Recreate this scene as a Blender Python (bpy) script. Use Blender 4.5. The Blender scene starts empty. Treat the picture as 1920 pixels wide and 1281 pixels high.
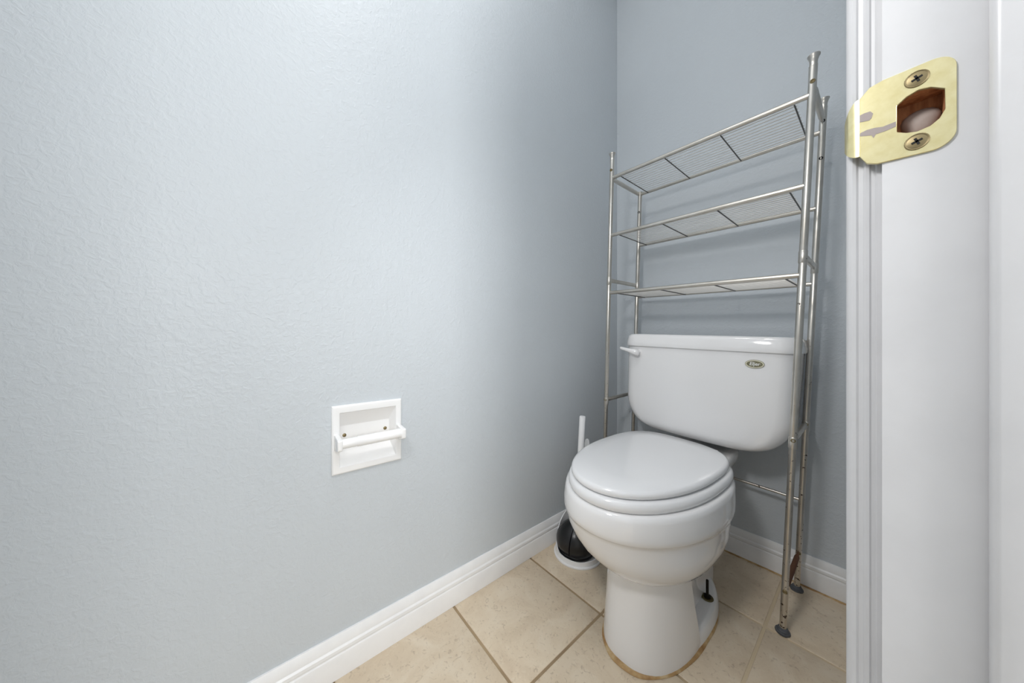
import bpy, bmesh, math, random
from mathutils import Vector, Matrix
from math import sin, cos, pi, sqrt, radians as R
random.seed(7)
S = bpy.context.scene
C = S.collection

# ------------------------------------------------------------------ camera, world, lights, exposure
cd = bpy.data.cameras.new('camera'); cam = bpy.data.objects.new('camera', cd); C.objects.link(cam)
cd.sensor_fit = 'HORIZONTAL'; cd.sensor_width = 36.0; cd.lens = 568.26 / 1920 * 36
cd.clip_start = 0.01; cd.clip_end = 50
cam.location = (0.7776, -1.2992, 0.75); cam.rotation_euler = (R(90), 0, 0.87317)
S.camera = cam
S.view_settings.view_transform = 'Standard'; S.view_settings.look = 'None'
S.view_settings.gamma = 1.0; S.view_settings.exposure = 0.55; S.view_settings.use_curve_mapping = False
w = bpy.data.worlds.new('world'); S.world = w; w.use_nodes = True
w.node_tree.nodes['Background'].inputs[0].default_value = (0.85, 0.92, 1.0, 1)
w.node_tree.nodes['Background'].inputs[1].default_value = 0.0

FLASHES = [((0.54, -1.44, 1.28), 10.5, (0.42, -0.25, 0.50))]   # the photographer's flash head, held up beside the camera, aimed at the toilet
BULBS = [(0.32, -1.12, 2.22), (0.57, -1.12, 2.22)]     # the two bulbs of the closet's ceiling lamp
BULB_W = 2.9
DOORWAY_FILL_W = 13.5                                        # added area light in the bathroom beyond the doorway, fills the left wall
PANEL_W = 10.0                                         # ceiling panel of the same bathroom

def area_light(name, loc, rot, sx, sy, watts, col):
    l = bpy.data.lights.new(name, 'AREA'); l.shape = 'RECTANGLE'; l.size = sx; l.size_y = sy
    l.energy = watts; l.color = col
    o = bpy.data.objects.new(name, l); C.objects.link(o); o.location = loc; o.rotation_euler = rot
    return o
area_light('bathroom_panel_light', (1.65, -1.0, 2.38), (0, 0, 0), 0.9, 0.9, PANEL_W, (1.0, 0.99, 0.975))
area_light('doorway_fill_light', (2.34, -1.40, 1.22), (0, R(90), 0), 0.7, 0.54, DOORWAY_FILL_W, (1.0, 0.99, 0.975))
for p, e, aim in FLASHES:
    l = bpy.data.lights.new('flash_light', 'SPOT'); l.energy = e; l.shadow_soft_size = 0.075; l.color = (1.0, 0.99, 0.98)
    l.spot_size = R(112); l.spot_blend = 1.0
    o = bpy.data.objects.new('flash_light', l); C.objects.link(o); o.location = p
    o.rotation_euler = (Vector(aim) - Vector(p)).to_track_quat('-Z', 'Y').to_euler()

# ------------------------------------------------------------------ materials
def newmat(name):
    m = bpy.data.materials.new(name); m.use_nodes = True
    nt = m.node_tree; b = nt.nodes['Principled BSDF']
    return m, nt, b
def srgb(r, g, b):
    f = lambda c: (c / 255 / 12.92) if c / 255 <= 0.04045 else ((c / 255 + 0.055) / 1.055) ** 2.4
    return (f(r), f(g), f(b), 1)
def simple(name, col, rough=0.5, metal=0.0, coat=0.0, bump=None, spec=0.5):
    m, nt, b = newmat(name)
    b.inputs['Base Color'].default_value = col; b.inputs['Roughness'].default_value = rough
    b.inputs['Metallic'].default_value = metal; b.inputs['Coat Weight'].default_value = coat
    b.inputs['Coat Roughness'].default_value = 0.04
    b.inputs['Specular IOR Level'].default_value = spec
    if bump:
        sc, st, dist = bump
        n = nt.nodes.new('ShaderNodeTexNoise'); n.inputs['Scale'].default_value = sc; n.inputs['Detail'].default_value = 4
        tc = nt.nodes.new('ShaderNodeTexCoord'); nt.links.new(tc.outputs['Object'], n.inputs['Vector'])
        bp = nt.nodes.new('ShaderNodeBump'); bp.inputs['Strength'].default_value = st; bp.inputs['Distance'].default_value = dist
        nt.links.new(n.outputs['Fac'], bp.inputs['Height']); nt.links.new(bp.outputs['Normal'], b.inputs['Normal'])
    return m
def ramp(nt, fac, stops):
    r = nt.nodes.new('ShaderNodeValToRGB'); e = r.color_ramp.elements
    while len(e) < len(stops): e.new(0.5)
    for i, (p, c) in enumerate(stops): e[i].position = p; e[i].color = c
    nt.links.new(fac, r.inputs['Fac']); return r.outputs['Color']
def noise(nt, scale, detail=4, rough=0.5, vec=None, dist=0.0):
    n = nt.nodes.new('ShaderNodeTexNoise'); n.inputs['Scale'].default_value = scale; n.inputs['Detail'].default_value = detail
    n.inputs['Roughness'].default_value = rough; n.inputs['Distortion'].default_value = dist
    if vec is not None: nt.links.new(vec, n.inputs['Vector'])
    return n.outputs['Fac']
def geo_pos(nt):
    return nt.nodes.new('ShaderNodeNewGeometry').outputs['Position']
def mix(nt, fac, a, b, blend='MIX'):
    n = nt.nodes.new('ShaderNodeMix'); n.data_type = 'RGBA'; n.blend_type = blend
    for s, v in ((0, fac), (6, a), (7, b)):
        if hasattr(v, 'is_output'): nt.links.new(v, n.inputs[s])
        else: n.inputs[s].default_value = v
    return n.outputs[2]

def wall_material():
    m, nt, b = newmat('wall_paint_blue_grey')
    p = geo_pos(nt)
    big = noise(nt, 2.2, 3, 0.5, p)
    nt.links.new(ramp(nt, big, [(0.3, srgb(203, 209, 214)), (0.7, srgb(207, 213, 218))]), b.inputs['Base Color'])
    b.inputs['Roughness'].default_value = 0.42; b.inputs['Specular IOR Level'].default_value = 0.35
    n1 = noise(nt, 95, 3, 0.55, p, 0.6)
    n2 = noise(nt, 260, 2, 0.5, p)
    h = mix(nt, 0.25, ramp(nt, n1, [(0.42, (0, 0, 0, 1)), (0.68, (1, 1, 1, 1))]), n2)
    bp = nt.nodes.new('ShaderNodeBump'); bp.inputs['Strength'].default_value = 0.35; bp.inputs['Distance'].default_value = 0.0016
    nt.links.new(h, bp.inputs['Height']); nt.links.new(bp.outputs['Normal'], b.inputs['Normal'])
    return m
def tile_material():
    m, nt, b = newmat('beige_ceramic_tile')
    p = geo_pos(nt)
    oi = nt.nodes.new('ShaderNodeObjectInfo')
    add = nt.nodes.new('ShaderNodeVectorMath'); add.operation = 'MULTIPLY_ADD'
    nt.links.new(oi.outputs['Random'], add.inputs[0]); add.inputs[1].default_value = (7, 3, 5); nt.links.new(p, add.inputs[2])
    v = add.outputs[0]
    c1 = ramp(nt, noise(nt, 9, 6, 0.62, v, 0.8), [(0.3, srgb(212, 193, 167)), (0.52, srgb(224, 207, 182)), (0.72, srgb(233, 219, 197))])
    spots = ramp(nt, noise(nt, 75, 5, 0.65, v, 1.4), [(0.33, (0.45, 0.38, 0.32, 1)), (0.43, (1, 1, 1, 1))])
    c2 = mix(nt, 0.42, c1, spots, 'MULTIPLY')
    veins = ramp(nt, noise(nt, 55, 7, 0.7, v, 2.2), [(0.55, (0, 0, 0, 1)), (0.66, (1, 1, 1, 1))])
    nv = nt.nodes.new('ShaderNodeMath'); nv.operation = 'MULTIPLY'; nv.inputs[1].default_value = 0.45; nt.links.new(veins, nv.inputs[0])
    c3 = mix(nt, nv.outputs[0], c2, srgb(232, 220, 198))
    nt.links.new(c3, b.inputs['Base Color'])
    b.inputs['Roughness'].default_value = 0.36
    bp = nt.nodes.new('ShaderNodeBump'); bp.inputs['Strength'].default_value = 0.12; bp.inputs['Distance'].default_value = 0.001
    nt.links.new(noise(nt, 90, 3, 0.5, v), bp.inputs['Height']); nt.links.new(bp.outputs['Normal'], b.inputs['Normal'])
    return m
def grout_material():
    m, nt, b = newmat('brown_grout')
    p = geo_pos(nt)
    # the walked-on joints left of the toilet are dirty brown, the ones tucked behind it have stayed pale
    sep = nt.nodes.new('ShaderNodeSeparateXYZ'); nt.links.new(p, sep.inputs[0])
    mr = nt.nodes.new('ShaderNodeMapRange'); nt.links.new(sep.outputs[0], mr.inputs[0]); mr.inputs[1].default_value = .47; mr.inputs[2].default_value = .56
    dirty = ramp(nt, noise(nt, 5, 5, 0.6, p), [(0.35, srgb(150, 128, 100)), (0.65, srgb(176, 154, 122))])
    nt.links.new(mix(nt, mr.outputs[0], dirty, srgb(214, 196, 166)), b.inputs['Base Color'])
    b.inputs['Roughness'].default_value = 0.9
    return m
def nickel_material():
    m, nt, b = newmat('worn_brushed_nickel')
    tc = nt.nodes.new('ShaderNodeTexCoord'); p = geo_pos(nt)
    fine = noise(nt, 110, 3, 0.6, p, 0.3)
    # rust pits: a property of the metal, thicker towards the feet of the rack where the photo shows it pitted
    sep = nt.nodes.new('ShaderNodeSeparateXYZ'); nt.links.new(p, sep.inputs[0])
    mr = nt.nodes.new('ShaderNodeMapRange'); nt.links.new(sep.outputs[2], mr.inputs[0])
    for i, v in ((1, 0.0), (2, 0.9), (3, 0.085), (4, -0.03)): mr.inputs[i].default_value = v
    ad = nt.nodes.new('ShaderNodeMath'); ad.operation = 'ADD'; nt.links.new(fine, ad.inputs[0]); nt.links.new(mr.outputs[0], ad.inputs[1])
    rust = ramp(nt, ad.outputs[0], [(0.69, (0, 0, 0, 1)), (0.72, (1, 1, 1, 1))])
    tint = ramp(nt, noise(nt, 14, 3, 0.5, p), [(0.3, srgb(196, 190, 180)), (0.7, srgb(214, 210, 203))])
    nt.links.new(mix(nt, rust, tint, srgb(58, 42, 32)), b.inputs['Base Color'])
    inv = nt.nodes.new('ShaderNodeMath'); inv.operation = 'SUBTRACT'; inv.inputs[0].default_value = 1.0; nt.links.new(rust, inv.inputs[1])
    nt.links.new(inv.outputs[0], b.inputs['Metallic'])
    b.inputs['Roughness'].default_value = 0.33
    return m
def brass_material():
    m, nt, b = newmat('polished_brass')
    p = geo_pos(nt)
    nt.links.new(ramp(nt, noise(nt, 120, 4, 0.6, p), [(0.3, srgb(226, 214, 160)), (0.7, srgb(238, 229, 184))]), b.inputs['Base Color'])
    b.inputs['Metallic'].default_value = 0.75; b.inputs['Roughness'].default_value = 0.3
    return m
def trim_material(name='white_trim_paint', c0=srgb(240, 240, 241), c1=srgb(246, 246, 246)):
    m, nt, b = newmat(name)
    p = geo_pos(nt)
    nt.links.new(ramp(nt, noise(nt, 18, 5, 0.6, p), [(0.25, c0), (0.6, c1)]), b.inputs['Base Color'])
    b.inputs['Roughness'].default_value = 0.35
    mp = nt.nodes.new('ShaderNodeMapping'); mp.inputs['Scale'].default_value = (60, 60, 4); nt.links.new(p, mp.inputs[0])
    bp = nt.nodes.new('ShaderNodeBump'); bp.inputs['Strength'].default_value = 0.10; bp.inputs['Distance'].default_value = 0.0015
    nt.links.new(noise(nt, 1.0, 3, 0.5, mp.outputs[0]), bp.inputs['Height']); nt.links.new(bp.outputs['Normal'], b.inputs['Normal'])
    return m
def wood_material():
    m, nt, b = newmat('raw_brown_wood')
    p = geo_pos(nt)
    mp = nt.nodes.new('ShaderNodeMapping'); mp.inputs['Scale'].default_value = (300, 300, 60); nt.links.new(p, mp.inputs[0])
    nt.links.new(ramp(nt, noise(nt, 1.0, 4, 0.6, mp.outputs[0]), [(0.3, srgb(150, 92, 56)), (0.7, srgb(205, 146, 102))]), b.inputs['Base Color'])
    b.inputs['Roughness'].default_value = 0.8
    return m
def caulk_material():
    m, nt, b = newmat('stained_caulk')
    p = geo_pos(nt)
    nt.links.new(ramp(nt, noise(nt, 26, 5, 0.65, p), [(0.3, srgb(150, 108, 64)), (0.5, srgb(186, 152, 104)), (0.7, srgb(212, 190, 150))]), b.inputs['Base Color'])
    b.inputs['Roughness'].default_value = 0.6
    return m

M_FRAME = trim_material('off_white_door_paint', srgb(204, 204, 206), srgb(210, 210, 212))
M_WALL = wall_material(); M_TILE = tile_material(); M_GROUT = grout_material(); M_TRIM = trim_material()
M_NICKEL = nickel_material(); M_BRASS = brass_material(); M_WOOD = wood_material(); M_CAULK = caulk_material()
M_PORC = simple('white_porcelain', srgb(246, 245, 245), 0.09, 0, 0.6)
M_SEAT = simple('white_seat_plastic', srgb(243, 243, 244), 0.16, 0, 0.3)
M_PLAST = simple('white_plastic', srgb(246, 246, 247), 0.3)
M_HOLD = simple('white_glossy_enamel', srgb(248, 248, 248), 0.16, 0, 0.3)
M_RUBBER = simple('black_rubber', (0.008, 0.008, 0.009, 1), 0.28, 0, 0, (40, 0.1, 0.002))
M_FOOT = simple('grey_rubber', srgb(84, 87, 92), 0.6)
M_DARK = simple('black_hole', (0.006, 0.005, 0.005, 1), 0.8)
M_SCREW = simple('dull_screw_steel', srgb(138, 124, 92), 0.45, 0.7)
M_BOLT = simple('corroded_bolt', srgb(26, 20, 14), 0.55, 0.5)
M_WASH = simple('tarnished_brass_washer', srgb(108, 98, 66), 0.4, 0.8)
M_RUST = simple('rusted_strap', srgb(104, 70, 50), 0.75, 0.1, 0, (260, 0.5, 0.002))
M_GOLD = simple('badge_cream', srgb(232, 228, 206), 0.35, 0.1)
M_BADGE = simple('badge_olive', srgb(128, 124, 98), 0.4, 0.3)
M_BADGEW = simple('badge_white', srgb(244, 244, 240), 0.3)
M_PATCH = simple('patch_grey', srgb(150, 140, 137), 0.45, 0.2)
M_WHITE = simple('ceiling_white', srgb(238, 238, 238), 0.8)
M_GREYB = simple('mortise_grey', srgb(176, 164, 158), 0.8)

# ------------------------------------------------------------------ mesh helpers
def link(name, me, mat, parent=None, smooth=True, angle=40):
    if smooth:
        me.polygons.foreach_set('use_smooth', [True] * len(me.polygons)); me.set_sharp_from_angle(angle=R(angle))
    if mat is not None and not me.materials: me.materials.append(mat)
    o = bpy.data.objects.new(name, me); C.objects.link(o)
    if parent is not None: o.parent = parent
    return o
class MB:
    def __init__(s): s.v = []; s.f = []
    def add(s, vs, fs):
        k = len(s.v); s.v += [tuple(p) for p in vs]; s.f += [tuple(i + k for i in f) for f in fs]; return s
    def box(s, x0, x1, y0, y1, z0, z1):
        vs = [(x, y, z) for z in (z0, z1) for y in (y0, y1) for x in (x0, x1)]
        return s.add(vs, [(0, 2, 3, 1), (4, 5, 7, 6), (0, 1, 5, 4), (2, 6, 7, 3), (0, 4, 6, 2), (1, 3, 7, 5)])
    def loft(s, rings, cap0=True, cap1=True):
        n = len(rings[0]); vs = [p for r in rings for p in r]; fs = []
        for k in range(len(rings) - 1):
            for i in range(n):
                j = (i + 1) % n
                fs.append((k * n + i, k * n + j, (k + 1) * n + j, (k + 1) * n + i))
        if cap0: fs.append(tuple(range(n))[::-1])
        if cap1: fs.append(tuple(range((len(rings) - 1) * n, len(rings) * n)))
        return s.add(vs, fs)
    def tube(s, pts, r, n=12, caps=True):
        pts = [Vector(p) for p in pts]; rr = r if isinstance(r, (list, tuple)) else [r] * len(pts)
        rings = []
        for i, p in enumerate(pts):
            d = (pts[min(i + 1, len(pts) - 1)] - pts[max(i - 1, 0)]).normalized()
            up = Vector((0, 0, 1)) if abs(d.z) < 0.9 else Vector((0, 1, 0))
            u = d.cross(up).normalized(); v = d.cross(u).normalized()
            rings.append([p + (u * cos(2 * pi * k / n) + v * sin(2 * pi * k / n)) * rr[i] for k in range(n)])
        return s.loft(rings, caps, caps)
    def lathe(s, prof, n=28, c=(0, 0, 0), caps=True):
        rings = [[(c[0] + r * cos(2 * pi * k / n), c[1] + r * sin(2 * pi * k / n), c[2] + z) for k in range(n)] for r, z in prof]
        return s.loft(rings, caps, caps)
    def xf(s, M):
        s.v = [tuple(M @ Vector(p)) for p in s.v]; return s
    def off(s, d):
        s.v = [(p[0] - d[0], p[1] - d[1], p[2] - d[2]) for p in s.v]; return s
    def mesh(s, name):
        me = bpy.data.meshes.new(name); me.from_pydata(s.v, [], s.f)
        bm = bmesh.new(); bm.from_mesh(me); bmesh.ops.recalc_face_normals(bm, faces=bm.faces); bm.to_mesh(me); bm.free()
        me.update(); return me
    def bevel(s, name, wdt, seg=2, ang=30):
        me = s.mesh(name); bm = bmesh.new(); bm.from_mesh(me)
        es = [e for e in bm.edges if len(e.link_faces) == 2 and e.calc_face_angle(0) > R(ang)]
        bmesh.ops.bevel(bm, geom=es, offset=wdt, segments=seg, profile=0.5, affect='EDGES', clamp_overlap=True)
        bm.to_mesh(me); bm.free(); return me
    def build(s, name, mat, parent=None, bev=0, seg=2, smooth=True, angle=40):
        me = s.bevel(name, bev, seg) if bev else s.mesh(name)
        return link(name, me, mat, parent, smooth, angle)
def empty(name, loc, label=None, cat=None, group=None, rot=None):
    o = bpy.data.objects.new(name, None); C.objects.link(o); o.location = loc; o.empty_display_size = 0.05
    if rot: o.rotation_euler = rot
    if label: o['label'] = label; o['category'] = cat
    if group: o['group'] = group
    return o
def tag(o, label, cat, kind=None):
    o['label'] = label; o['category'] = cat
    if kind: o['kind'] = kind
    return o
def struct(o, label=None, cat=None):
    o['kind'] = 'structure'
    if label: o['label'] = label; o['category'] = cat
    return o

# ------------------------------------------------------------------ the room
CEIL = 2.44; YF = -1.68; XR = 0.782; XR2 = 0.900; YJ = -0.956; YJ2 = -1.52; DH = 2.05
# left wall with the opening that the recessed paper holder sits in
HY0, HY1, HZ0, HZ1 = -1.174, -1.019, 0.4506, 0.6053
m = MB()
a0, a1, b0, b1 = HY0 + .012, HY1 - .012, HZ0 + .012, HZ1 - .012
m.box(-.1, 0, YF - .1, a0, 0, CEIL); m.box(-.1, 0, a1, .1, 0, CEIL); m.box(-.1, 0, a0, a1, 0, b0); m.box(-.1, 0, a0, a1, b1, CEIL)
m.box(-.1, -.06, a0, a1, b0, b1)
struct(m.build('wall_left', M_WALL, smooth=False), 'pale blue-grey textured wall holding the paper holder', 'wall')
struct(MB().box(0, 2.5, 0, .1, 0, CEIL).build('wall_back', M_WALL, smooth=False), 'blue-grey wall behind the toilet and rack', 'wall')
struct(MB().box(0, 2.5, YF - .1, YF, 0, CEIL).build('wall_front', M_WALL, smooth=False), 'blue-grey wall opposite the toilet', 'wall')
m = MB(); m.box(XR, XR2, YJ + .018, 0, 0, CEIL); m.box(XR, XR2, YF, YJ2 - .018, 0, CEIL); m.box(XR, XR2, YJ2 - .018, YJ + .018, DH + .018, CEIL)
struct(m.build('wall_right', M_WALL, smooth=False), 'blue-grey wall with the doorway', 'wall')
struct(MB().box(2.4, 2.5, YF, 0, 0, CEIL).build('wall_bathroom', M_WALL, smooth=False), 'bathroom wall beyond the doorway', 'wall')
struct(MB().box(-.1, 2.5, YF - .1, .1, CEIL, CEIL + .05).build('ceiling', M_WHITE, smooth=False), 'white ceiling', 'ceiling')

# floor: grout bed with every tile a piece of its own
floor = struct(MB().box(-.1, 2.5, YF - .1, .1, -.05, -.0022).build('floor', M_GROUT, smooth=False), 'beige square tile floor with brown grout', 'floor')
T = 0.2985; G = 0.0034; XJ = 0.2950; YJT = -0.2770
xs = [XJ + T * k for k in range(-1, 8)]; ys = [YJT + T * k for k in range(-5, 2)]
cache = {}
for i in range(len(xs) - 1):
    for j in range(len(ys) - 1):
        x0, x1 = max(xs[i] + G, 0.0005), min(xs[i + 1] - G, 2.399)
        y0, y1 = max(ys[j] + G, YF + .0005), min(ys[j + 1] - G, -.0045)
        if x1 - x0 < .02 or y1 - y0 < .02: continue
        key = (round(x1 - x0, 4), round(y1 - y0, 4))
        if key not in cache:
            me = MB().box(-key[0] / 2, key[0] / 2, -key[1] / 2, key[1] / 2, -.008, 0).bevel('tile', .0016, 2); me.materials.append(M_TILE); cache[key] = me
            me.polygons.foreach_set('use_smooth', [True] * len(me.polygons)); me.set_sharp_from_angle(angle=R(50))
        o = bpy.data.objects.new('tile', cache[key]); C.objects.link(o); o.parent = floor
        o.location = ((x0 + x1) / 2, (y0 + y1) / 2, random.uniform(-.0004, 0))

# baseboards with a stepped ogee profile (distance from wall, height)
BT, BH = 0.0141, 0.0905
prof = [(0, 0), (BT, 0), (BT, .046), (BT - .0012, .0505), (BT - .0035, .0520), (BT - .0035, .0545), (BT - .0010, .0575), (BT - .0012, .0640), (BT - .0042, .0680), (BT - .0045, .0730),
        (BT - .0062, .0800), (BT - .0085, .0865), (BT - .0105, BH), (0, BH)]
def sweep(axis, t0, t1, z0=0.0, n=60, jit=0.0):
    rings = []
    for k in range(n + 1):
        t = t0 + (t1 - t0) * k / n
        ring = []
        for i, (d, z) in enumerate(prof):
            dz = random.uniform(-jit, jit) if i in (len(prof) - 2, len(prof) - 3) else 0
            ring.append((d, t, z0 + z + dz) if axis == 'y' else (t, -d, z0 + z + dz))
        rings.append(ring)
    return MB().loft(rings)
struct(sweep('y', YF, -.0005, 0.0, 120, .0004).build('baseboard_left', M_TRIM, angle=25), 'white moulded baseboard below the paper holder', 'baseboard')
struct(sweep('x', BT, XR - BT, 0.0022, 60, .0007).build('baseboard_back', M_TRIM, angle=25), 'white moulded baseboard behind the toilet', 'baseboard')
rb = MB().loft([[(XR - d, t, z) for d, z in prof] for t in (YJ + .061, -BT)])
struct(rb.build('baseboard_right', M_TRIM, angle=25), 'white moulded baseboard on the wall right of the rack', 'baseboard')
# stained caulk line that has come loose at the foot of the back baseboard
rings = []
for k in range(71):
    x = BT + (XR - BT) * k / 70
    d = .0062 + .0022 * sin(k * 1.7) * sin(k * .61); h = .0016
    rings.append([(x, -BT + .003, .0002), (x, -BT - d, .0001), (x, -BT - d * .7, h), (x, -BT + .003, h * 1.0)])
struct(MB().loft(rings).build('trim_1', M_CAULK), 'stained yellowish caulk line along the back baseboard', 'caulk')

# ------------------------------------------------------------------ doorway: casing, jamb, stop (one frame)
frame = struct(empty('door_1', (XR, YJ, 0)), 'white painted door frame beside the rack', 'door frame')
FO = (XR, YJ, 0)
def casing_ring(z, side):
    # profile of the casing in plan, stepping back from the opening; side -1 = far jamb
    pts = [(XR, .006), (.7792, .006), (.7782, .0072), (.7765, .0074), (.7755, .0062), (.7738, .0060), (.7725, .0074), (.7702, .0080), (.7690, .0068), (.7672, .0066), (.7655, .0078), (.7640, .0105), (.7636, .016),
           (.7645, .030), (.7665, .045), (.7675, .060), (XR, .060)]
    return [(x, YJ + d, z) if side < 0 else (x, YJ2 - d, z) for x, d in pts]
MB().loft([casing_ring(0, -1), casing_ring(DH + .055, -1)]).off(FO).build('casing', M_FRAME, frame, angle=30)
MB().loft([casing_ring(0, 1), casing_ring(DH + .055, 1)]).off(FO).build('casing', M_FRAME, frame, angle=30)
MB().box(.7645, XR, YJ2 - .060, YJ + .060, DH + .004, DH + .064).off(FO).build('casing', M_FRAME, frame, .003)
# jamb board of the far side, with the mortise left open
PX0, PX1, PZ0, PZ1 = .7875, .8082, .8915, .9208
m = MB()
m.box(XR - .0005, XR2, YJ, YJ + .018, 0, PZ0); m.box(XR - .0005, XR2, YJ, YJ + .018, PZ1, DH); m.box(XR - .0005, PX0, YJ, YJ + .018, PZ0, PZ1); m.box(PX1, XR2, YJ, YJ + .018, PZ0, PZ1)
m.off(FO).build('jamb', M_FRAME, frame, smooth=False)
MB().box(XR - .0005, XR2, YJ2 - .018, YJ2, 0, DH).off(FO).build('jamb', M_FRAME, frame, .001)
MB().box(XR - .0005, XR2, YJ2 - .018, YJ + .018, DH, DH + .018).off(FO).build('jamb', M_FRAME, frame, .001)
MB().box(.8225, .860, YJ - .010, YJ + .0005, 0, DH).off(FO).build('door_stop', M_FRAME, frame, .0035, 3)
MB().box(.8225, .860, YJ2 - .0005, YJ2 + .010, 0, DH).off(FO).build('door_stop', M_FRAME, frame, .0035, 3)
# mortise pocket
y0, y1 = YJ + .0002, YJ + .0170
m = MB(); QX0, QX1, QZ0, QZ1 = PX0 + .0004, PX1 - .0004, PZ0 + .0004, PZ1 - .0004
m.add([(QX0, y0, QZ0), (QX0, y1, QZ0), (QX0, y1, QZ1), (QX0, y0, QZ1)], [(0, 1, 2, 3)])
m.add([(QX1, y0, QZ0), (QX1, y1, QZ0), (QX1, y1, QZ1), (QX1, y0, QZ1)], [(0, 1, 2, 3)])
m.add([(QX0, y0, QZ1), (QX1, y0, QZ1), (QX1, y1, QZ1), (QX0, y1, QZ1)], [(0, 1, 2, 3)])
m.add([(QX0, y0, QZ0), (QX1, y0, QZ0), (QX1, y1, QZ0), (QX0, y1, QZ0)], [(0, 1, 2, 3)])
m.add([(QX0, y1, QZ0), (QX1, y1, QZ0), (QX1, y1, QZ1), (QX0, y1, QZ1)], [(0, 1, 2, 3)])
mo = m.off(FO).build('mortise', M_WOOD, frame, smooth=False); mo['label'] = 'raw brown wood pocket'
# grey plaster lump at the back of the pocket
rings = []
for k in range(5):
    a = k / 4 * pi / 2; rr = cos(a) if k < 4 else .05
    rings.append([(PX0 + .0115 + .0085 * rr * (1 + .12 * sin(3 * t)) * cos(t), y1 - .006 * sin(a), PZ0 + .0125 + .0115 * rr * (1 + .1 * cos(2 * t)) * sin(t)) for t in [2 * pi * q / 20 for q in range(20)]])
MB().loft(rings).off(FO).build('plaster_lump', M_GREYB, mo)

# ------------------------------------------------------------------ toilet
TO = (0.395, -0.42, 0.0)
toilet = empty('toilet', TO, 'white two-piece toilet with closed lid in the corner', 'toilet')
def tilt(ang, cx, cz, yaw=0.0, cy=-.2):
    return Matrix.Translation((cx, cy, cz)) @ Matrix.Rotation(yaw, 4, 'Z') @ Matrix.Rotation(ang, 4, 'Y') @ Matrix.Translation((-cx, -cy, -cz))
NS = 72
def outline(cx, a, yf, ym, yb, z, nf=2.05, nb=3.0, off=0.0, n=NS):
    out = []
    for k in range(n):
        t = 2 * pi * k / n; c, s = cos(t), sin(t)
        e = 2 / nf if s < 0 else 2 / nb
        x = (a + off) * math.copysign(abs(c) ** e, c)
        b = (ym - yf + off) if s < 0 else (yb - ym + off)
        out.append((cx + x, ym + b * math.copysign(abs(s) ** e, s), z))
    return out
BC = 0.3880
TB = tilt(0.038, BC, .40, -0.050) @ Matrix.Translation((0, -.2, .40)) @ Matrix.Rotation(.012, 4, 'X') @ Matrix.Translation((0, .2, -.40))
# bowl: rim belt, crease and egg-shaped lower body; the belt's lower edge drops a little towards the tank
rings = []
def ring(a, yf, yb, z, ym=-.445, nb=2.6, cx=BC, drop=0.0):
    rings.append([(x, y, zz - drop * (y - yf)) for x, y, zz in outline(cx, a, yf, ym, yb, z, 2.1, nb)])
ring(.128, -.655, -.30, .330); ring(.136, -.675, -.29, .388); ring(.150, -.690, -.27, .3915); ring(.1715, -.7255, -.240, .3915)
ring(.1780, -.733, -.236, .388); ring(.1790, -.737, -.234, .378, drop=.01); ring(.1808, -.740, -.232, .362, drop=.025); ring(.1815, -.7405, -.232, .346, drop=.04); ring(.1806, -.739, -.233, .336, drop=.05)
ring(.1785, -.735, -.236, .3310, drop=.05); ring(.1755, -.7325, -.238, .3285, drop=.05); ring(.1750, -.730, -.240, .320, drop=.05); ring(.1730, -.725, -.246, .300, drop=.05); ring(.1680, -.717, -.256, .278, -.45, cx=BC + .006, drop=.05); ring(.158, -.703, -.272, .255, -.455, cx=BC + .012, drop=.05)
ring(.146, -.688, -.290, .238, -.46, cx=BC + .018, drop=.055); ring(.132, -.670, -.315, .221, -.46, cx=BC + .023, drop=.06); ring(.114, -.651, -.345, .207, -.465, cx=BC + .026, drop=.065); ring(.092, -.632, -.375, .196, -.475, cx=BC + .028, drop=.055); ring(.05, -.59, -.42, .189, -.50, cx=BC + .026)
bowl = MB().loft(rings).xf(TB).off(TO).build('bowl', M_PORC, toilet, angle=60)
# pedestal: front column with a hard back edge, trapway behind it, foot plate
PC = 0.400
def ped_ring(z, a, yf, yc, at, yb, ac=None):
    pts = []; n = 33
    ac = ac or a
    for k in range(n):                                   # front half: right corner -> front -> left corner
        t = -pi * k / (n - 1); c, s = cos(t), sin(t)
        pts.append((PC + a * math.copysign(abs(c) ** (2 / 2.5), c), yc + (yc - yf) * math.copysign(abs(s) ** (2 / 2.1), s), z))
    pts += [(PC - at, yc + .012, z), (PC - at, (yc + yb) / 2, z), (PC - at * .8, yb, z), (PC + at * .8, yb, z), (PC + at, (yc + yb) / 2, z), (PC + at, yc + .012, z)]
    return pts
rings = [ped_ring(0, .106, -.650, -.468, .072, -.22), ped_ring(.02, .1055, -.6495, -.470, .070, -.21), ped_ring(.06, .1025, -.644, -.476, .066, -.20), ped_ring(.11, .0985, -.638, -.486, .064, -.19), ped_ring(.16, .0955, -.633, -.495, .064, -.18),
         ped_ring(.205, .095, -.631, -.500, .068, -.15), ped_ring(.255, .094, -.631, -.500, .075, -.12), ped_ring(.36, .085, -.60, -.46, .085, -.09)]
ped = MB().loft(rings).off(TO).build('pedestal', M_PORC, toilet, angle=42)
rings = []
for z, o in ((0, .004), (.008, .004), (.024, .0), (.031, -.004), (.034, -.012), (.034, -.05)):
    rings.append(outline(PC, .106, -.640, -.40, -.205, z, 2.2, 2.1, o))
MB().loft(rings).off(TO).build('foot_flange', M_PORC, toilet, angle=50)
rings = []
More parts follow.
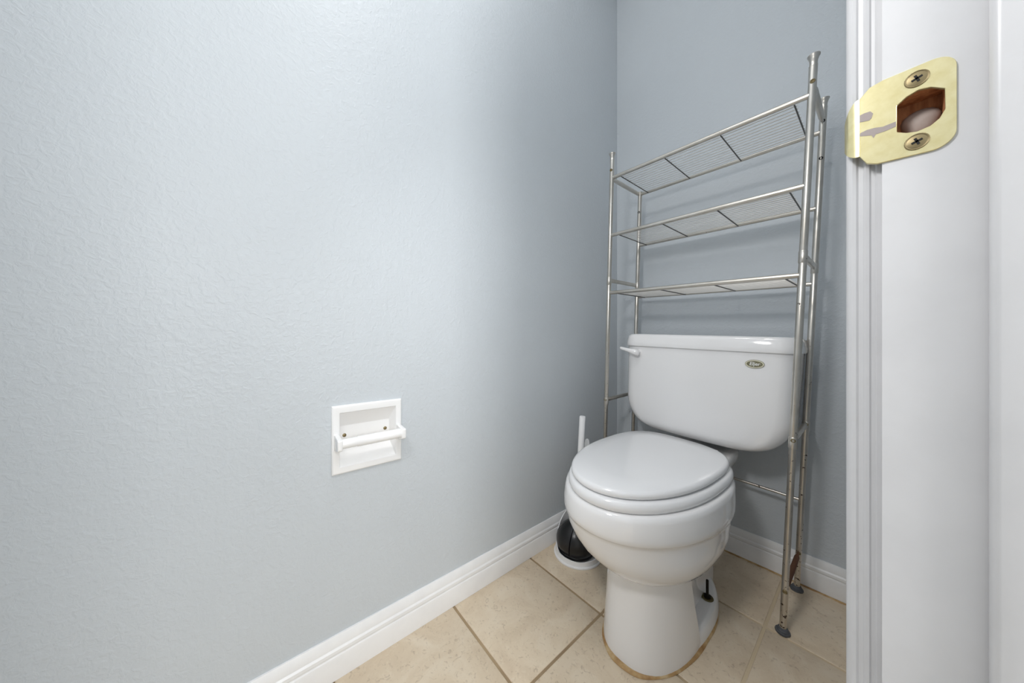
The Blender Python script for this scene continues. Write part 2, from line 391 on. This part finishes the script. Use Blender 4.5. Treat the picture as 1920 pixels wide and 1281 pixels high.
for k, (o, z) in enumerate(((-.02, .0003), (.0070, .0003), (.0062, .0022), (.002, .0050), (-.02, .0050))):
    base = outline(PC, .107, -.650, -.42, -.205, z, 2.35, 2.1, 0, 96)
    rr = []
    for i, p in enumerate(base):
        d = Vector((p[0] - PC, p[1] + .42, 0)).normalized(); wob = (.0009 * sin(i * .37) + .0006 * sin(i * .83) + .0030 * max(0, sin(i * .065 + 3.2))) if o > 0 else 0
        rr.append((p[0] + d.x * (o + wob), p[1] + d.y * (o + wob), z))
    rings.append(rr)
cb = MB().loft(rings).off(TO).build('caulk_bead', M_CAULK, toilet); cb['label'] = 'stained brown caulk around the foot'
# rear deck that carries the tank
rings = [outline(PC, .075, -.30, -.19, -.06, .335, 4, 4), outline(PC, .092, -.31, -.19, -.055, .355, 4, 4), outline(PC, .1, -.31, -.19, -.05, .375, 4, 4), outline(PC, .1, -.31, -.19, -.05, .392, 4, 4), outline(PC, .094, -.31, -.19, -.055, .398, 4, 4)]
MB().loft(rings).off(TO).build('deck', M_PORC, toilet, angle=50)
# closet bolt
bx, by = .4795, -.338
bw = MB().lathe([(.0, .034), (.0145, .034), (.0155, .0355), (.0140, .0375), (.008, .0378), (.0, .0378)], 24, (bx, by, 0)).off(TO).build('washer', M_WASH, toilet)
MB().lathe([(.0, .0375), (.0088, .0375), (.0088, .0415), (.0045, .044), (.0038, .0445), (.0036, .083), (.003, .0845), (0, .0845)], 10, (bx, by, 0)).off(TO).build('closet_bolt', M_BOLT, toilet)
# seat ring and lid
def slab(cx, a, yf, yb, z0, z1, edge, ym=-.4377, nb=3.1, dome=0.0, hole=False):
    rs = []
    prof2 = [(-edge, z0), (-edge * .35, z0 + (z1 - z0) * .06), (0, z0 + (z1 - z0) * .3), (0, z0 + (z1 - z0) * .55), (-edge * .3, z0 + (z1 - z0) * .85), (-edge * 1.0, z1)]
    for o, z in prof2: rs.append(outline(cx, a, yf, ym, yb, z, 2.08, nb, o))
    if hole:
        rs.append(outline(cx, a, yf, ym, yb, z1, 2.08, nb, -.062)); rs.append(outline(cx, a, yf, ym, yb, z0, 2.08, nb, -.066))
        rs.append(rs[0]); return MB().loft(rs, False, False)
    for q in (.25, .5, .75, .93):
        rs.append([(cx + (p[0] - cx) * (1 - q), ym + (p[1] - ym) * (1 - q), z1 + dome * (1 - (1 - q) ** 2)) for p in outline(cx, a, yf, ym, yb, z1, 2.08, nb, -edge)])
    return MB().loft(rs)
slab(BC - .0005, .1690, -.7320, -.243, .3925, .4165, .007, hole=True).xf(TB).off(TO).build('seat', M_SEAT, toilet, angle=50)
lid_o = slab(BC - .003, .1605, -.7235, -.241, .4185, .4365, .0085, dome=.0025).xf(TB).off(TO).build('seat_lid', M_SEAT, toilet, angle=50)
for sx in (-1, 1):
    MB().tube([(BC + sx * .07 - .02, -.236, .418), (BC + sx * .07 + .02, -.236, .418)], .0085, 14).xf(TB).off(TO).build('hinge', M_SEAT, toilet)
# tank
TC = 0.400; TT = tilt(0.0405, TC, .58)
def rrect(cx, wdt, yf, yb, z, rf=.045, rb=.02, bow=.010):
    pts = []
    for (qx, qy, r, a0) in ((cx + wdt - rb, yb - rb, rb, 0), (cx - wdt + rb, yb - rb, rb, 90), (cx - wdt + rf, yf + rf, rf, 180), (cx + wdt - rf, yf + rf, rf, 270)):
        for k in range(9):
            t = R(a0 + 90 * k / 8); pts.append([qx + r * cos(t), qy + r * sin(t), z])
    # extra points along the front so that the face bows softly
    i0 = 26; L, Rr = pts[26], pts[27]
    fr = [[L[0] + (Rr[0] - L[0]) * k / 14, yf, z] for k in range(1, 14)]
    pts = pts[:27] + fr + pts[27:]
    for p in pts:
        if p[1] < (yf + yb) / 2: p[1] -= bow * max(0, 1 - ((p[0] - cx) / wdt) ** 2)
    return [tuple(p) for p in pts]
TW, TZ0, TZ1, TYF, TYB = .243, .428, .726, -.216, -.055
rings = []; RX, RZ = .105, .112
zs = [0, .0015, .004, .008, .014, .021, .03, .042, .056, .072, .09, .112, .15, .2, .25, TZ1 - TZ0]
for dz in zs:
    if dz < RZ: wd = TW - RX + RX * sqrt(max(0, 1 - ((RZ - dz) / RZ) ** 2)) if dz > 0 else TW - RX
    else: wd = TW
    q = max(0, 1 - dz / .030); ins = .026 * (1 - sqrt(max(0, 1 - q * q)))
    wd = max(wd, TW - RX) - ins * .3 - .004 * max(0, 1 - dz / .298) + .002
    rings.append(rrect(TC, wd, TYF + ins + .004 * (1 - dz / .298), TYB - ins * .5, TZ0 + dz, .042, .02, .010))
tank = MB().loft(rings).xf(TT).off(TO).build('tank', M_PORC, toilet, angle=55)
rings = [rrect(TC, .242, -.215, -.053, .7262), rrect(TC, .2490, -.2225, -.050, .7262), rrect(TC, .2500, -.2235, -.0495, .7285), rrect(TC, .2495, -.223, -.050, .740), rrect(TC, .2470, -.2205, -.051, .756), rrect(TC, .2445, -.218, -.053, .7645), rrect(TC, .2405, -.214, -.056, .7690), rrect(TC, .234, -.207, -.062, .7708), rrect(TC, .15, -.16, -.10, .7715, .025)]
MB().loft(rings).xf(TT).off(TO).build('tank_lid', M_PORC, toilet, angle=50)
# flush lever
m = MB().tube([(.2115, -.212, .704), (.2115, -.232, .704)], [.0105, .0095], 16)
fh = m.xf(TT).off(TO).build('flush_handle', M_PORC, toilet)
m = MB(); rings = []
for k, (x, y, z, hh, th) in enumerate(((.2235, -.234, .7000, .0045, .002), (.2205, -.2355, .7005, .0098, .0055), (.211, -.2375, .7025, .0118, .0075), (.199, -.240, .7055, .0098, .0072), (.184, -.243, .7095, .0072, .0060), (.169, -.246, .7130, .0060, .0050), (.159, -.248, .7155, .0056, .0045), (.1555, -.2485, .7165, .003, .002))):
    rings.append([(x, y + th * cos(t), z + hh * sin(t)) for t in [2 * pi * q / 14 for q in range(14)]])
m.loft(rings).xf(TT).off(TO).build('lever', M_PORC, fh)
# oval maker's badge on the tank front
BXC, BZC = .5570, .6925
def surf_y(x):
    return TYF - .010 * max(0, 1 - ((x - TC) / TW) ** 2)
slope = math.atan2(surf_y(BXC + .01) - surf_y(BXC - .01), .02)
BM = TT @ Matrix.Translation((BXC, surf_y(BXC) - .0002, BZC)) @ Matrix.Rotation(slope, 4, 'Z')
def oval(rx, rz, y0, y1, n=40):
    return MB().loft([[(rx * cos(t), y, rz * sin(t)) for t in [2 * pi * k / n for k in range(n)]] for y in (y0, y1)])
badge = oval(.0218, .0120, .001, -.0012).xf(BM).off(TO).build('badge', M_BADGE, toilet, angle=30); badge['label'] = 'small oval gold and white maker badge'
def ovalring(rx, rz, wd, y0, y1, n=40):
    rs = []
    for (d, y) in ((0, y0), (0, y1), (-wd, y1), (-wd, y0), (0, y0)): rs.append([((rx + d) * cos(t), y, (rz + d) * sin(t)) for t in [2 * pi * k / n for k in range(n)]])
    return MB().loft(rs, False, False)
ovalring(.0207, .0111, .0022, -.0005, -.0016).xf(BM).off(TO).build('badge_ring', M_GOLD, badge, angle=30)
cu = bpy.data.curves.new('lettering', 'FONT'); cu.body = 'Eljer'; cu.size = .0132; cu.align_x = 'CENTER'; cu.align_y = 'CENTER'; cu.extrude = .0004; cu.offset = .00022; cu.shear = .15; cu.resolution_u = 3
tmp = bpy.data.objects.new('tmp_text', cu); C.objects.link(tmp)
dg = bpy.context.evaluated_depsgraph_get(); tm = bpy.data.meshes.new_from_object(tmp.evaluated_get(dg)); bpy.data.objects.remove(tmp)
tm.transform(Matrix.Translation((-TO[0], -TO[1], -TO[2])) @ BM @ Matrix.Translation((0, -.0016, .0002)) @ Matrix.Rotation(R(90), 4, 'X'))
tm.materials.clear()
lt = link('lettering', tm, M_BADGEW, badge, False)

# ------------------------------------------------------------------ over-the-toilet rack
RO = Vector((.6269, -.2621, 0.0))
rack = empty('storage_rack', RO, 'tall worn nickel wire-shelf rack standing over the toilet', 'rack')
rack.rotation_mode = 'QUATERNION'
RM = Matrix.Rotation(-.0057, 4, 'Z') @ Matrix.Rotation(.0423, 4, 'Y') @ Matrix.Rotation(.0208, 4, 'X')
rack.rotation_quaternion = RM.to_quaternion()
RW, RD, RH = .5339, .2107, 1.428
Z1, Z2, Z3, ZM, ZL, ZB, ZT, ZQ = 1.3381, 1.1273, .9129, .9602, .504, .2733, 1.3652, .113
LR = .0078
# the adjustable glides of the far legs are screwed out to meet the floor
def floor_drop(x, y):
    p = RM @ Vector((x, y, 0)); ax = RM @ Vector((0, 0, 1)); return -(p.z + RO.z) / ax.z
for (x, y) in ((0, 0), (0, RD), (-RW, 0), (-RW, RD)):
    d = floor_drop(x, y); short = (x < 0 and y > 0); TOPZ = Z1 + .010 if short else RH - .024     # the rear leg by the corner has lost its finial
    m = MB().lathe([(LR * .93, d + .006), (LR * .93, ZL - .006), (LR * 1.0, ZL - .004), (LR * 1.0, ZM - .014), (LR * .93, ZM - .012), (LR * .93, ZM - .010), (LR, ZM - .008), (LR, TOPZ)], 16, (x, y, 0))
    leg = m.build('leg', M_NICKEL, rack)
    MB().lathe([(0, d), (.0150, d), (.0158, d + .0025), (.0150, d + .0055), (.0125, d + .0065), (.0125, d + .0085), (.0108, d + .0100), (.0100, d + .013), (LR, d + .014)], 22, (x, y, 0)).build('glide_foot', M_FOOT, leg)
    if not short: MB().lathe([(LR * 1.02, RH - .026), (LR * 1.05, RH - .024), (LR * .93, RH - .022), (LR * .98, RH - .012), (LR * 1.25, RH - .005), (LR * 1.5, RH - .0018), (LR * 1.5, RH), (LR * 1.35, RH + .001), (0, RH + .0012)], 20, (x, y, 0)).build('finial_cap', M_NICKEL, leg)
    for zc in (ZM, ZL - .004):
        MB().lathe([(LR, zc - .018), (LR * 1.12, zc - .016), (LR * 1.12, zc + .010), (LR, zc + .012)], 16, (x, y, 0), False).build('collar', M_NICKEL, leg)
    # screw heads / open bolt holes on the outward faces
    for zc, hole in ((ZT, y > 0), (ZL, False), (ZQ, False), (Z1 - .075, True)):
        if hole and not (y > 0): continue
        if short and zc > Z1 + .005: continue
        sgn = 1
        dirv = Vector((.15, -1, 0)).normalized()
        c = Vector((x, y, zc)) + dirv * (LR - .0012)
        M_ = Matrix.Translation(c) @ dirv.to_track_quat('Z', 'Y').to_matrix().to_4x4()
        if hole:
            MB().lathe([(.0045, 0), (.0045, .0018), (.0032, .0018), (.0032, .0010), (0, .0010)], 14).xf(M_).build('bolt_hole', M_DARK, leg)
        else:
            MB().lathe([(.0050, 0), (.0050, .0016), (.0040, .0026), (.0030, .0026), (.0022, .0014), (0, .0014)], 14).xf(M_).build('screw', M_SCREW, leg)
def strap(x, z, mat, dz0=0.0, dz1=0.0, hw=.0062):
    # side bar: tube with flattened ends between the front and the rear leg
    n = 14; rs = []
    for t, hx, hz in ((.01, .0016, hw * 1.1), (.07, .0018, hw * 1.1), (.16, hw * .9, hw * .95), (.5, hw * .95, hw * .95), (.84, hw * .9, hw * .95), (.93, .0018, hw * 1.1), (.99, .0016, hw * 1.1)):
        rs.append([(x + hx * cos(a), RD * t, z + dz0 + (dz1 - dz0) * t + hz * sin(a)) for a in [2 * pi * k / n for k in range(n)]])
    return MB().loft(rs).build('side_bar', mat, rack)
for x in (0, -RW):
    for z in (ZT if x == 0 else Z1 - .002, ZM, ZL): strap(x, z, M_NICKEL, hw=.0075)
    o = strap(x, ZQ, M_RUST, hw=.0068)
    o['label'] = 'rusted brown lower side bar'
for y, z in ((RD, ZB),):
    MB().tube([(-RW, y, z), (0, y, z)], .0042, 12).build('cross_bar', M_NICKEL, rack)
# shelves: two rails, four cross wires, thin long wires
def tubemesh(name, p0, p1, r, n, mat):
    me = MB().tube([p0, p1], r, n).mesh(name); me.materials.append(mat)
    me.polygons.foreach_set('use_smooth', [True] * len(me.polygons)); me.set_sharp_from_angle(angle=R(40)); return me
M_WIRE = simple('shelf_wire_nickel', srgb(222, 220, 216), 0.4, 0.6)
M_XWIRE = simple('shelf_cross_wire', srgb(104, 102, 98), 0.4, 0.8)
rail_me = tubemesh('rail', (-RW, 0, 0), (0, 0, 0), .0064, 14, M_NICKEL)
wire_me = tubemesh('wire', (-RW + .034, 0, 0), (-.028, 0, 0), .0013, 6, M_WIRE)
cross_me = tubemesh('cross_wire', (0, .002, 0), (0, RD - .004, 0), .0017, 8, M_XWIRE)
def put(name, me, parent, loc):
    o = bpy.data.objects.new(name, me); C.objects.link(o); o.parent = parent; o.location = loc; return o
for zi, z in enumerate((Z1, Z2, Z3)):
    sh = put('shelf_front_rail', rail_me, rack, (0, 0, z))
    put('rear_rail', rail_me, sh, (0, RD, 0))
    for fx in (-RW + .036, -.342, -.187, -.031): put('cross_wire', cross_me, sh, (fx, 0, -.0050))
    for k in range(12): put('wire', wire_me, sh, (0, RD * (k + 1) / 13, -.0024))

# ------------------------------------------------------------------ plunger and its caddy
PCX, PCY = .1034, -.430
caddy = MB()
front = math.atan2(-.87, .675)
def wall_h(phi):
    tab = [(0, .020), (55, .022), (75, .034), (95, .056), (118, .092), (138, .116), (156, .140), (170, .160), (180, .165)]
    d = abs(phi) * 180 / pi
    for (p, h), (q, g) in zip(tab, tab[1:]):
        if d <= q: return h + (g - h) * (d - p) / (q - p)
    return tab[-1][1]
NC, NZ = 96, 10
def rad(z): return .0795 - .012 * min(1, z / .12) - .022 * max(0, (z - .12) / .26)
vo = []; vi = []
phis = [-pi + 2 * pi * k / NC for k in range(NC)]
for phi in phis:
    h = wall_h(phi)
    for j in range(NZ + 1):
        z = .004 + (h - .004) * j / NZ; r = rad(z)
        vo.append((PCX + r * cos(front + phi), PCY + r * sin(front + phi), z)); vi.append((PCX + (r - .0028) * cos(front + phi), PCY + (r - .0028) * sin(front + phi), z))
st = NZ + 1; N = len(vo); fs = []
for k in range(NC):
    k2 = (k + 1) % NC
    for j in range(NZ):
        fs.append((k * st + j, k2 * st + j, k2 * st + j + 1, k * st + j + 1)); fs.append((N + k * st + j, N + k * st + j + 1, N + k2 * st + j + 1, N + k2 * st + j))
    fs.append((k * st + NZ, k2 * st + NZ, N + k2 * st + NZ, N + k * st + NZ))
PO = (PCX, PCY, 0)
cad = empty('plunger_caddy', PO, 'white open-front plastic caddy holding the black plunger beside the toilet', 'plunger caddy')
MB().add(vo + vi, fs).off(PO).build('shell', M_PLAST, cad, angle=50)
MB().lathe([(0, 0), (.0825, 0), (.0835, .003), (.0825, .0060), (.0795, .0075), (.076, .006), (0, .006)], 48).build('base_tray', M_PLAST, cad, angle=50)
sa = R(96); rr_ = .066
rings = []
for z, hw, r_ in ((.05, .020, .0735), (.12, .018, .0675), (.20, .013, .0655), (.30, .010, .0650), (.372, .0095, .0650), (.384, .0075, .0650), (.390, .003, .0650)):
    u = Vector((cos(sa), sin(sa), 0)); v = Vector((-sin(sa), cos(sa), 0)); c_ = u * r_ + Vector((0, 0, z))
    rings.append([c_ + v * hw - u * .003, c_ + v * hw + u * .003, c_ - v * hw + u * .003, c_ - v * hw - u * .003])
MB().loft(rings).build('back_spine', M_PLAST, cad, .0012)
# plunger: leaning handle, collar, black bulb with ribs and lip
tx, ty = .1170, -.4200; bx0, by0 = .0965, -.4345
pl = empty('plunger', (bx0, by0, .006), 'black rubber plunger with white handle standing left of the toilet', 'plunger')
ax = Vector((tx - bx0, ty - by0, .486 - .006)); PQ = ax.to_track_quat('Z', 'Y').to_matrix().to_4x4()
L = ax.length
prof_b = [(0, .003), (.052, .0), (.0590, .003), (.0625, .008), (.0630, .0125), (.0610, .015), (.0650, .020), (.0685, .032), (.0690, .045), (.0665, .059), (.0600, .073), (.0500, .086), (.0380, .097), (.0280, .104), (.0210, .109), (.0175, .113), (0, .113)]
rings = []
nb = 200
for r, z in prof_b:
    rr = []
    for k in range(nb):
        a = 2 * pi * k / nb; g = 0
        q = (a * 5 / (2 * pi)) % 1.0; g = .0035 * max(0, 1 - min(q, 1 - q) / .022) if .016 < z < .105 else 0
        rr.append(((r - g) * cos(a + front), (r - g) * sin(a + front), z))
    rings.append(rr)
MB().loft(rings).xf(PQ).build('rubber_cup', M_RUBBER, pl, angle=50)
MB().lathe([(0, .108), (.0165, .108), (.0185, .111), (.0180, .121), (.0140, .127), (.0110, .129)], 20).xf(PQ).build('collar', M_PLAST, pl)
MB().lathe([(.0098, .126), (.0102, .20), (.0104, L - .0025), (.0096, L - .0004), (.006, L), (0, L)], 20).xf(PQ).build('handle', M_PLAST, pl)

# ------------------------------------------------------------------ recessed paper holder on the left wall
HO = (0, (HY0 + HY1) / 2, (HZ0 + HZ1) / 2)
hold = empty('paper_holder', HO, 'empty white recessed toilet paper holder on the left wall', 'paper holder')
def rect(y0, y1, z0, z1, x): return [(x, y0, z0), (x, y1, z0), (x, y1, z1), (x, y0, z1)]
rs = [rect(HY0, HY1, HZ0, HZ1, .0002), rect(HY0, HY1, HZ0, HZ1, .0050), rect(HY0 + .003, HY1 - .003, HZ0 + .003, HZ1 - .003, .0075), rect(HY0 + .0155, HY1 - .0140, HZ0 + .0155, HZ1 - .0165, .0070),
      rect(HY0 + .0165, HY1 - .0150, HZ0 + .0165, HZ1 - .0175, .0040), rect(HY0 + .0200, HY1 - .0230, HZ0 + .052, HZ1 - .052, -.0190)]
MB().loft(rs, False, True).off(HO).build('recessed_plate', M_HOLD, hold, .0012, 2, angle=30)
ZC = .5265
for (ya, yb, inner) in ((HY0 + .0045, HY0 + .0145, 1), (HY1 - .0135, HY1 - .0035, -1)):
    pr = [(.004, ZC - .021), (.020, ZC - .0185), (.0440, ZC - .0130), (.0465, ZC - .0105), (.0465, ZC + .0090), (.0440, ZC + .0115), (.022, ZC + .0135), (.004, ZC + .016)]
    MB().loft([[(x, ya, z) for x, z in pr], [(x, yb, z) for x, z in pr]]).off(HO).build('arm', M_HOLD, hold, .0016, 2)
rs = [[(.0355 + rr * cos(a), y, ZC + rr * sin(a)) for a in [2 * pi * k / 24 for k in range(24)]] for y, rr in ((HY0 + .012, .0105), (HY0 + .045, .0105), (HY0 + .0455, .0113), (HY1 - .011, .0113))]
MB().loft(rs).off(HO).build('roller', M_HOLD, hold, angle=60)
for y in (-1.144, -1.052):
    M_ = Matrix.Translation((-.0193, y, .5305)) @ Matrix.Rotation(R(90), 4, 'Y')
    MB().lathe([(.0042, 0), (.0042, .0012), (.0030, .0024), (.0012, .0026), (.0010, .0018), (0, .0018)], 16).xf(M_).off(HO).build('screw', M_SCREW, hold)

# ------------------------------------------------------------------ brass strike plate on the jamb
SX0, SX1, SZ0, SZ1 = .7710, .8118, .8765, .9365
SO = (.792, YJ, .907)
strike = empty('strike_plate', SO, 'worn brass door strike plate screwed to the white jamb', 'strike plate')
YP = YJ - .0016
# outline of the flat plate: right corners rounded, left side running into the lip
def plate_outline(off=0.0):
    r = .0095; pts = []
    for cx_, cz_, a0 in ((SX1 - r, SZ1 - r, 90), (SX1 - r, SZ0 + r, 0)):
        for k in range(9):
            a = R(a0 - 90 * k / 8); pts.append((cx_ + (r + off) * cos(a), cz_ + (r + off) * sin(a)))
    lip = []
    return pts
nseg = 64
def ray_poly(poly, c, ang):
    d = (cos(ang), sin(ang)); best = None
    for (x0, z0), (x1, z1) in zip(poly, poly[1:] + poly[:1]):
        ex, ez = x1 - x0, z1 - z0; den = d[0] * ez - d[1] * ex
        if abs(den) < 1e-12: continue
        t = ((x0 - c[0]) * ez - (z0 - c[1]) * ex) / den; u = ((x0 - c[0]) * d[1] - (z0 - c[1]) * d[0]) / den
        if t > 0 and -1e-6 <= u <= 1 + 1e-6 and (best is None or t < best): best = t
    return (c[0] + d[0] * best, c[1] + d[1] * best)
ro = plate_outline() + [(.7793, SZ0 + .0016), (.7744, SZ0 + .0040), (SX0, SZ0 + .0105), (SX0, .9295), (.7756, .9350), (.7818, SZ1)]
hc = (.7980, .9065)
hole = [(.7880, .8962), (.7880, .9147), (.7922, .9184), (.7970, .9201), (.8019, .9188), (.8074, .9145), (.8076, .9012), (.8054, .8963), (.8019, .8932), (.7966, .8922), (.7922, .8935)]
angs = sorted([math.atan2(z - hc[1], x - hc[0]) for x, z in ro + hole])
outer = [ray_poly(ro, hc, a) for a in angs]; inner = [ray_poly(hole, hc, a) for a in angs]
def xz(pts, y): return [(x, y, z) for x, z in pts]
m = MB().loft([xz(outer, YJ + .0004), xz(outer, YP), xz(inner, YP), xz(inner, YJ + .0004)], False, False)
plate = m.off(SO).build('plate', M_BRASS, strike, .0003, 1, smooth=True, angle=20)
# lip: curls back round the casing edge
rs = []
for k in range(9):
    t = k / 8; a = t * R(62)
    x = SX0 - .0078 * sin(a) / sin(R(62)) * 1.0; y = (YJ - .0016) + .0085 * (1 - cos(a)) / (1 - cos(R(62))) * .75
    q = t ** 2
    zt = .9295 - .0125 * q; zb = SZ0 + .0105 + .0085 * q
    rs.append([(x, y, zb), (x, y, zt), (x + .0003, y + .0014, zt), (x + .0003, y + .0014, zb)])
MB().loft(rs).off(SO).build('lip', M_BRASS, strike, angle=50)
def patch(pts, name='grey_patch'):  # thin flat grey shapes laid on the plate face
    MB().loft([xz(pts, YP - .00005), xz(pts, YP - .00018)]).off(SO).build(name, M_PATCH, strike, smooth=False)
patch([(.7711, .9019), (.7713, .9041), (.7744, .9048), (.7781, .9044), (.7818, .9032), (.7877, .9037), (.7877, .9003), (.783, .8995), (.7786, .8995), (.7776, .8973), (.7766, .8998), (.7744, .9006)])
patch([(.7711, .9173), (.7731, .9177), (.7761, .9175), (.7774, .9152), (.7766, .9122), (.7756, .9112), (.7711, .9122)])
for z in (.9277, .8852):
    x = .7964
    M_ = Matrix.Translation((x, YP, z)) @ Matrix.Rotation(R(90), 4, 'X')
    sc = MB().lathe([(.0054, -.0004), (.0054, .0003), (.0050, .0006), (.0044, .0003), (.0038, .0005), (0, .0008)], 22).xf(M_).off(SO).build('screw', M_SCREW, strike)
    for rot in (0, 90):
        b = MB().box(-.0024, .0024, -.0006, .0006, .0003, .00095).xf(M_ @ Matrix.Rotation(R(rot + 20), 4, 'Z')).off(SO).build('cross_slot', M_DARK, sc, smooth=False)


# ------------------------------------------------------------------ ceiling lamp of the closet (above the frame)
LO = (.445, -1.12, CEIL)
lamp = empty('ceiling_lamp', LO, 'two-bulb nickel lamp on the white ceiling above the toilet closet', 'lamp')
MB().lathe([(0, -.0005), (.06, -.0005), (.06, -.02), (.05, -.03), (0, -.03)], 32).build('canopy', M_NICKEL, lamp)
m = MB().tube([(-.14, 0, -.05), (.14, 0, -.05)], .012, 14); m.tube([(0, 0, -.02), (0, 0, -.05)], .012, 12); m.build('arm', M_NICKEL, lamp)
for p in BULBS:
    MB().lathe([(.014, .16), (.018, .158), (.018, .12), (.013, .118)], 16, (p[0] - LO[0], p[1] - LO[1], p[2] - LO[2])).build('socket', M_NICKEL, lamp)
    l = bpy.data.lights.new('bulb_light', 'POINT'); l.energy = BULB_W; l.shadow_soft_size = .06; l.color = (1.0, 0.985, 0.965)
    o = bpy.data.objects.new('bulb_light', l); C.objects.link(o); o.location = p
